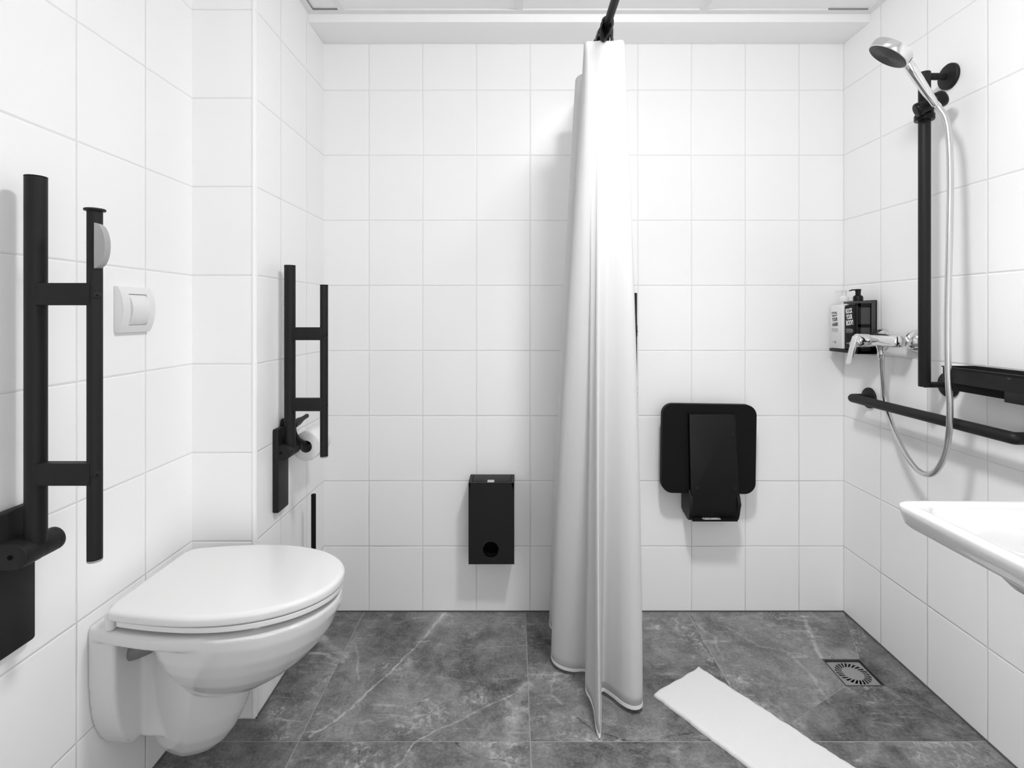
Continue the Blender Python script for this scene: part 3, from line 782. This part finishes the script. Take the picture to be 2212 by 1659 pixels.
part('pivot', sl, M['black_gloss'], lambda b: (cyl(b, q0, q1, 0.0165, 32, 0.004), cyl(b, q0, q0 + (q1 - q0).normalized() * 0.018, 0.0195, 32, 0.006), cyl(b, q1 - (q1 - q0).normalized() * 0.026, q1 + (q1 - q0).normalized() * 0.008, 0.0228, 32, 0.010)))
# hand shower
hh0, hh1 = at(2019, 224, 1.466), at(1957, 132, 1.440)
hs = thing('hand_shower', hh0, 'chrome hand shower with round dark spray face held at the top of the rail', 'hand shower')
dirh = (hh1 - hh0); Lh = dirh.length; dh = dirh.normalized()
part('handle', hs, M['chrome'], lambda b: lathe(b, [(0, -0.004), (0.0085, -0.004), (0.0095, 0.0), (0.0115, 0.045), (0.0128, 0.09), (0.0132, Lh * 0.75), (0.0128, Lh - 0.008), (0.010, Lh - 0.004), (0.010, Lh + 0.01), (0, Lh + 0.01)], hh0, dh, 36), smooth=50)
hc = at(1917, 123, 1.430); hn = V(-0.5212, 0.3009, -0.7986).normalized()
hd = part('head', hs, M['chrome'], lambda b: lathe(b, [(0.0515, 0.0), (0.0535, 0.001), (0.0540, 0.003), (0.0540, 0.020), (0.0525, 0.0235), (0.045, 0.025), (0.02, 0.026), (0, 0.0265)], hc, -hn, 64), smooth=35)
def spray(b):
    pr = [(0.052, -0.0005)]
    for i in range(7):
        r = 0.0485 - i * 0.0065; pr += [(r, 0.0003), (r - 0.0022, 0.0014), (r - 0.0040, 0.0014), (r - 0.0058, 0.0003)]
    pr += [(0.003, 0.0003), (0, 0.0003)]
    lathe(b, pr, hc, hn, 64)
part('spray_face', hd, M['spray'], spray, smooth=25, label='dark ringed spray face')
part('neck', hd, M['black_gloss'], lambda b: cyl(b, hh1 - dh * 0.004, hh1 + dh * 0.006, 0.0140, 28, 0.001))
# hose
hp = [(2022, 225, 1.466), (2034, 240, 1.457), (2045, 262, 1.445), (2051, 310, 1.435), (2053, 400, 1.43), (2051, 520, 1.42), (2048, 640, 1.41), (2047, 740, 1.40), (2049, 820, 1.395), (2052, 880, 1.395), (2050, 935, 1.405),
      (2040, 985, 1.44), (2022, 1017, 1.48), (2003, 1025, 1.52), (1982, 1015, 1.57), (1960, 988, 1.62), (1940, 950, 1.675), (1925, 912, 1.725), (1914, 870, 1.764), (1908, 830, 1.765), (1905, 795, 1.747), (1904, 772, 1.7365)]
ho_pts = catmull([at(*p) for p in hp], 8)
shh = thing('shower_hose', ho_pts[0], 'silver shower hose looping down from the hand shower to the mixer tap', 'shower hose')
part('tube', shh, M['hose'], lambda b: tube(b, ho_pts, 0.0077, 20), smooth=70)
def nut(b, p, d, L, r): lathe(b, [(0, 0), (r * 0.8, 0), (r, L * 0.15), (r, L * 0.85), (r * 0.8, L), (0, L)], p, d, 24)
part('end_nut', shh, M['chrome'], lambda b: nut(b, ho_pts[-1] - V(0, 0, 0.004), (ho_pts[-1] - ho_pts[-3]), 0.024, 0.0095), smooth=35)
part('end_nut', shh, M['chrome'], lambda b: nut(b, ho_pts[0] - (ho_pts[2] - ho_pts[0]).normalized() * 0.004, (ho_pts[2] - ho_pts[0]), 0.016, 0.0088), smooth=35)

# ================================================================== SHOWER MIXER TAP
MX, MZ = 1.200, 1.056
mt = thing('mixer_tap', (XR, 1.74, MZ), 'chrome single-lever shower mixer tap on the right wall beside the soap bottles', 'mixer tap')
part('body', mt, M['chrome'], lambda b: (lathe(b, [(0, 0), (0.014, 0), (0.019, 0.004), (0.0205, 0.02), (0.0215, 0.06), (0.0225, 0.16), (0.020, 0.168), (0, 0.17)], (MX, 1.645, MZ), (0, 1, 0), 40),
     lathe(b, [(0, 0), (0.022, 0.0), (0.0225, 0.052), (0.020, 0.056), (0, 0.057)], (MX + 0.004, 1.782, MZ - 0.002), (-1, 0, 0), 40)), smooth=40)
for y in (1.662, 1.815):
    rs = part('rosette', mt, M['chrome'], lambda b: lathe(b, [(0.012, 0.030), (0.020, 0.027), (0.030, 0.018), (0.0355, 0.006), (0.036, 0)], (XR - 0.0005, y, MZ), (-1, 0, 0), 48), smooth=50)
    part('union', rs, M['chrome'], lambda b: (cyl(b, (XR - 0.02, y, MZ), (MX, y, MZ), 0.0125, 28), lathe(b, [(0, 0), (0.016, 0), (0.0175, 0.002), (0.0175, 0.014), (0.016, 0.016), (0, 0.016)], (XR - 0.028, y, MZ), (-1, 0, 0), 6)), smooth=25)
def lever(b):
    w0, w1 = 0.0125, 0.0105
    pr = [(1.163, 1.070), (1.150, 1.071), (1.1425, 1.066), (1.138, 1.050), (1.1205, 0.978), (1.1215, 0.9735), (1.1255, 0.974), (1.146, 1.044), (1.150, 1.055), (1.163, 1.060)]
    prism(b, pr, (0, 1.770, 0), (1, 0, 0), (0, 0, 1), (0, 1, 0), 0.025, 0.0015, 2)
part('lever', mt, M['chrome'], lever, smooth=50)
part('outlet', mt, M['chrome'], lambda b: lathe(b, [(0.017, 0), (0.0165, 0.008), (0.012, 0.02), (0.0105, 0.03), (0.0105, 0.046), (0.0, 0.046)], (MX, 1.7365, MZ - 0.008), (0, 0, -1), 32), smooth=50)
part('temperature_mark', mt, M['print_grey'], lambda b: cyl(b, (MX - 0.0205, 1.752, MZ - 0.006), (MX - 0.0225, 1.751, MZ - 0.006), 0.0035, 16))

# ================================================================== HORIZONTAL GRAB BAR
GX, GZ = 1.1985, 0.8435
gb = thing('grab_bar', (XR, 1.60, GZ), 'black horizontal grab bar on the right wall below the mixer tap', 'grab bar')
def bend(p, q, r, c, n=6):   # quarter turn between directions p->c->q
    p, q, c = V(*p), V(*q), V(*c); d1 = (p - c).normalized(); d2 = (q - c).normalized(); o = c + (d1 + d2) * r; out = []
    for i in range(n + 1):
        a = PI / 2 * i / n; out.append(o - d2 * r * math.cos(a) - d1 * r * math.sin(a))
    return out
y0, y1 = 1.884, 1.271
pts = [V(XR - 0.006, y0, GZ)] + bend((XR, y0, GZ), (GX, y1, GZ), 0.008, (GX, y0, GZ)) + bend((GX, y0, GZ), (XR, y1, GZ), 0.006, (GX, y1, GZ)) + [V(XR - 0.006, y1, GZ)]
part('bar', gb, M['black'], lambda b: tube(b, pts, 0.0150, 32), smooth=45)
for y in (y0, y1):
    part('rosette', gb, M['black'], lambda b: lathe(b, [(0, 0.012), (0.0155, 0.012), (0.0345, 0.008), (0.0365, 0.005), (0.0365, 0)], (XR - 0.0005, y, GZ), (-1, 0, 0), 48), smooth=35)

# ================================================================== SHOWER TRAY
tr = thing('shower_caddy', (XR, 1.30, 0.93), 'long black open storage tray on the right wall above the grab bar', 'shower tray')
TX0, TY0, TY1, TZ1, TZ0 = 1.165, 1.07, 1.449, 0.999, 0.958
def tray_body(b):
    o = rrect(TX0, XR - 0.006, TY0, TY1, [0.004, 0.010, 0.010, 0.004], 4); i = rrect(TX0 + 0.0035, XR - 0.0095, TY0 + 0.0035, TY1 - 0.0035, [0.003, 0.007, 0.007, 0.003], 4)
    loft(b, [ring(o, TZ0), ring(o, TZ1), ring(i, TZ1), ring(i, TZ0 + 0.003)])
part('tray', tr, M['black'], tray_body, smooth=35)
def tray_rim(b):
    o = rrect(TX0 - 0.003, XR - 0.003, TY0 - 0.003, TY1 + 0.003, [0.004, 0.012, 0.012, 0.004], 4); i = rrect(TX0 + 0.0025, XR - 0.0085, TY0 + 0.0025, TY1 - 0.0025, [0.003, 0.007, 0.007, 0.003], 4)
    loft(b, [ring(i, TZ1 - 0.001), ring(o, TZ1 - 0.001), ring(o, TZ1 + 0.0012), ring(i, TZ1 + 0.0012), ring(i, TZ1 - 0.001)], False)
part('rim', tr, M['black'], tray_rim, smooth=35)
part('drip_pan', tr, M['black_dull'], lambda b: box(b, TX0 + 0.016, XR - 0.012, TY0 + 0.02, TY1 - 0.022, TZ0 - 0.022, TZ0 + 0.001, 0.002, 2))
part('front_hook', tr, M['black'], lambda b: box(b, TX0 + 0.0002, TX0 + 0.05, TY0 + 0.001, 1.262, TZ0 - 0.026, TZ0 + 0.001, 0.001, 2))
part('mount', tr, M['black'], lambda b: cyl(b, (XR - 0.0005, 1.15, 0.975), (XR - 0.008, 1.15, 0.975), 0.02, 24))
part('front_mark', tr, M['window_or_lit_grey'], lambda b: box(b, TX0 - 0.0006, TX0 + 0.001, 1.245, 1.253, 0.988, 0.991))

# ================================================================== SOAP DISPENSERS
hd_ = thing('bottle_holder', (XR, 1.92, 1.0), 'black wall holder caging the two pump bottles by the shower corner', 'bottle holder')
HX = 1.192
def holder(b):
    box(b, XR - 0.006, XR - 0.0005, 1.846, 2.006, 1.002, 1.190, 0.001, 2)
    box(b, HX - 0.001, XR - 0.006, 1.846, 2.006, 1.002, 1.013, 0.001, 2)
    # end plate with two windows
    for a in ((1.200, 1.250, 1.002, 1.020), (1.200, 1.250, 1.095, 1.106), (1.200, 1.250, 1.166, 1.180)): box(b, a[0] - 0.004, a[1] + 0.008, 1.846, 1.8495, a[2], a[3])
    box(b, HX + 0.002, 1.206, 1.846, 1.8495, 1.002, 1.180); box(b, 1.240, XR - 0.005, 1.846, 1.8495, 1.002, 1.180)
part('bracket', hd_, M['black_gloss'], holder, smooth=30)
def lock(b):
    box(b, HX + 0.001, 1.2055, 1.8440, 1.923, 1.1785, 1.1865, 0.001, 2); box(b, 1.2385, XR - 0.0060, 1.8440, 1.923, 1.1785, 1.1865, 0.001, 2); box(b, 1.2035, 1.2405, 1.8440, 1.868, 1.1785, 1.1865, 0.001, 2)
    box(b, 1.242, 1.256, 1.8435, 1.8465, 1.03, 1.180, 0.001, 2)
part('lock_plate', hd_, M['window_or_lit_grey'], lock)  # plate is black; the light falling on its top is put into this grey
part('inner_tank', hd_, M['window_or_lit_grey'], lambda b: box(b, 1.2065, 1.2395, 1.8475, 1.8492, 1.021, 1.165, 0.0004, 1))
def text(s, size, yl, z, tilt, m, parent, sx=0.62, name='lettering'):
    cu_ = bpy.data.curves.new('txt', 'FONT'); cu_.body = s; cu_.size = size; cu_.extrude = 0.00015; cu_.space_character = 0.92; cu_.offset = size * 0.030
    o_ = bpy.data.objects.new('txt', cu_); COL.objects.link(o_)
    d_ = bpy.context.evaluated_depsgraph_get(); d_.update()
    me_ = bpy.data.meshes.new_from_object(o_.evaluated_get(d_)); bpy.data.objects.remove(o_); bpy.data.curves.remove(cu_)
    b = bmesh.new(); b.from_mesh(me_); bpy.data.meshes.remove(me_)
    xs = [v.co.x for v in b.verts]; w = (max(xs) - min(xs)) or 1; k = sx / w
    for v in b.verts:
        x = (v.co.x - min(xs)) * k; y = v.co.y; n = v.co.z
        x, y = x * math.cos(tilt) - y * math.sin(tilt), x * math.sin(tilt) + y * math.cos(tilt)
        v.co = (FACE - 0.0003 - n, yl - x, z + y)
    return mesh_obj(name, b, m, parent, 0)
FACE = HX
def bottle(label, ya, yb, m, mp, lines, mtxt, mline, pump_y):
    t = thing('pump_bottle', (1.22, (ya + yb) / 2, 1.0135), label, 'pump bottle', None)
    def body(b):
        o_ = lambda d: rrect(HX + d, 1.252 - d, ya + d, yb - d, [0.010, 0.007, 0.007, 0.010], 6)
        rl = [ring(o_(0.003), 1.0135), ring(o_(0.0), 1.0165), ring(o_(0.0), 1.168), ring(o_(0.002), 1.172), ring(o_(0.012), 1.1755), ring(o_(0.02), 1.1765)]
        loft(b, rl)
    bd = part('body', t, m, body, smooth=45)
    def pump(b):
        lathe(b, [(0, 0), (0.0155, 0), (0.0158, 0.014), (0.0135, 0.019), (0.0085, 0.022), (0.0085, 0.036), (0.0095, 0.0365), (0.0095, 0.043), (0, 0.0435)], (1.222, pump_y, 1.187), (0, 0, 1), 32)
        prism(b, [(0, -0.0022), (0.020, -0.0018), (0.031, -0.0055), (0.0315, -0.002), (0.021, 0.0018), (0, 0.0025)], (1.222, pump_y - 0.0035, 1.2275), (-1, 0, 0), (0, 0, 1), (0, 1, 0), 0.007, 0.0008, 2)
        cyl(b, (1.222, pump_y, 1.175), (1.222, pump_y, 1.188), 0.011, 24)
    part('pump', t, mp, pump, smooth=40)
    for s, size, yl, z, w in lines: text(s, size, yl, z, 0.10, mtxt, bd, w)
    lab = yb - 0.012
    for k, z in enumerate((1.0875, 1.0835, 1.0785, 1.0745)):
        part('small_print', bd, mline, lambda b: box(b, FACE - 0.0004, FACE + 0.0006, lab - 0.040 + 0.004 * (k in (0, 3)), lab, z, z + (0.0022 if k in (1, 2) else 0.0012)))
    part('emblem', bd, mline, lambda b: (cyl(b, (FACE + 0.001, lab - 0.022, 1.037), (FACE - 0.0004, lab - 0.022, 1.037), 0.0055, 20), box(b, FACE - 0.0004, FACE + 0.0006, lab - 0.013, lab - 0.004, 1.0355, 1.0385)))
    return t
bottle('black pump bottle lettered ROCK YOUR BODY! in the wall holder', 1.851, 1.919, M['bottle_dark'], M['black_gloss'],
       [('ROCK', 0.0235, 1.9065, 1.1430, 0.037), ('YOUR', 0.0235, 1.9045, 1.1220, 0.035), ('BODY!', 0.0235, 1.9040, 1.1010, 0.039)], M['print_white'], M['print_grey'], 1.886)
bottle('white pump bottle with dark lettering ending YOUR HAIR!, behind the black bottle', 1.924, 2.004, M['plastic'], M['plastic'],
       [("IT'S ALL", 0.0105, 1.9915, 1.1405, 0.034), ('ABOUT', 0.0085, 1.9905, 1.1310, 0.033), ('YOUR', 0.0185, 1.9890, 1.1135, 0.033), ('HAIR!', 0.0185, 1.9875, 1.0950, 0.035)], M['print_black'], M['print_grey'], 1.966)

# ================================================================== BATH MAT
bmat = thing('bath_mat', (0.64, 1.50, 0.0), 'white folded terry bath mat lying diagonally on the slate floor', 'bath mat')
def mat_build(b):
    A, B = V(0.592, 1.704, 0), V(0.4155, 1.5835, 0)
    w = (A - B).length; eu = (A - B).normalized(); ev = V(eu.y, -eu.x, 0); L = 0.84; nu, nv, h = 26, 90, 0.013
    rnd = random.Random(3); wob = [rnd.uniform(-1, 1) for _ in range(400)]
    def wv(k, s): i = int(s); f = s - i; f = f * f * (3 - 2 * f); return wob[(i + k) % 400] * (1 - f) + wob[(i + 1 + k) % 400] * f
    def P(u, v, t):
        du = 0.0028 * wv(10, v * 34) * (1 if u > 0.5 else -0.3) + 0.0016 * wv(70, v * 90) * abs(2 * u - 1); dv = 0.003 * wv(150, u * 7)
        e = min(u * w, (1 - u) * w, v * L, (1 - v) * L)
        r = 0.010; k = math.sqrt(max(0, 1 - max(0, (r - e) / r) ** 2))
        z = (0.0015 + (h - 0.0015) * (0.25 + 0.75 * k) + 0.0005 * wv(200, u * 9 + v * 40)) if t else 0.001
        return B + eu * (u * w + du) + ev * (v * L + dv) + V(0, 0, z)
    us = [0.5 - 0.5 * math.cos(PI * i / nu) for i in range(nu + 1)]; vs = [0.0, 0.003, 0.007, 0.012] + [0.02 + 0.98 * i / nv for i in range(nv + 1)]
    topv = [[b.verts.new(P(u, v, 1)) for u in us] for v in vs]; botv = [[b.verts.new(P(u, v, 0)) for u in us] for v in vs]
    nr = len(vs)
    for i in range(nr - 1):
        for j in range(nu):
            b.faces.new((topv[i][j], topv[i][j + 1], topv[i + 1][j + 1], topv[i + 1][j])); b.faces.new((botv[i][j], botv[i + 1][j], botv[i + 1][j + 1], botv[i][j + 1]))
        for j in (0, nu): b.faces.new((topv[i][j], topv[i + 1][j], botv[i + 1][j], botv[i][j]))
    for i in (0, nr - 1):
        for j in range(nu): b.faces.new((topv[i][j], botv[i][j], botv[i][j + 1], topv[i][j + 1]))
part('cloth', bmat, M['terry'], mat_build, smooth=70)

# ================================================================== WASHBASIN
wb = thing('washbasin', (XR, 0.66, 0.68), 'wide white ceramic washbasin at the right edge, below the black tray', 'washbasin')
def basin(b):
    X0, X1, Y0, Y1 = 0.697, XR - 0.001, 0.345, 0.977
    def rr(d, z, r, xr=None): return ring(rrect(X0 + d, X1 if xr is None else X1 - xr, Y0 + d, Y1 - d, [max(r, .001) if xr is not None else 0.003, r, r, max(r, .001) if xr is not None else 0.003], 10), z)
    def ub(dx, dy, z, r): return ring(rrect(X0 + dx, X1, Y0 + dy, Y1 - dy, [0.003, r, r, 0.003], 10), z)
    rl = [ub(0.14, 0.22, 0.702, 0.04), ub(0.085, 0.165, 0.712, 0.045), ub(0.056, 0.136, 0.727, 0.05), ub(0.044, 0.124, 0.744, 0.05), ub(0.040, 0.120, 0.7558, 0.05), rr(0.030, 0.7565, 0.022), rr(0.012, 0.7590, 0.022), rr(0.006, 0.7650, 0.022), rr(0.0015, 0.784, 0.022), rr(0.0, 0.793, 0.022), rr(0.0015, 0.7975, 0.022), rr(0.006, 0.8000, 0.020), rr(0.012, 0.8005, 0.020)]
    rl += [rr(0.020, 0.7997, 0.055, 0.11), rr(0.0235, 0.7975, 0.058, 0.112), rr(0.0250, 0.793, 0.060, 0.114), rr(0.0275, 0.779, 0.062, 0.117), rr(0.0325, 0.7750, 0.064, 0.122), rr(0.045, 0.773, 0.066, 0.135), rr(0.10, 0.772, 0.08, 0.16), rr(0.16, 0.752, 0.06, 0.20), rr(0.20, 0.715, 0.05, 0.23), rr(0.25, 0.708, 0.03, 0.26)]
    loft(b, rl)
part('basin', wb, M['ceramic'], basin, smooth=60)
part('drain_fitting', wb, M['chrome'], lambda b: lathe(b, [(0, 0.0125), (0.02, 0.0125), (0.022, 0.009), (0.022, 0.0)], (0.98, 0.66, 0.706), (0, 0, 1), 32))

# ================================================================== CAMERA, WORLD, VIEW
cam = bpy.data.cameras.new('camera'); co = bpy.data.objects.new('camera', cam); COL.objects.link(co); S.camera = co
co.location = (0, 0, EYE); co.rotation_euler = (PI / 2, 0, 0)
cam.sensor_fit = 'HORIZONTAL'; cam.sensor_width = 36.0; cam.lens = F / 2212 * 36.0
cam.shift_x = -(CX - 1106.0) / 2212; cam.shift_y = (CY - 829.5) / 2212
cam.clip_start = 0.02
w = bpy.data.worlds.new('world'); S.world = w; w.use_nodes = True
w.node_tree.nodes['Background'].inputs[0].default_value = (1, 1, 1, 1)
w.node_tree.nodes['Background'].inputs[1].default_value = 1.9
S.view_settings.view_transform = 'Standard'; S.view_settings.look = 'None'; S.view_settings.gamma = 1.0
S.view_settings.exposure = 0.13
S.view_settings.use_curve_mapping = False
S.cycles.max_bounces = 9; S.cycles.diffuse_bounces = 7; S.cycles.glossy_bounces = 4; S.cycles.transmission_bounces = 3
S.cycles.use_adaptive_sampling = True; S.cycles.adaptive_threshold = 0.04
S.cycles.use_denoising = True
S.cycles.sample_clamp_indirect = 10.0
S.cycles.caustics_reflective = False; S.cycles.caustics_refractive = False
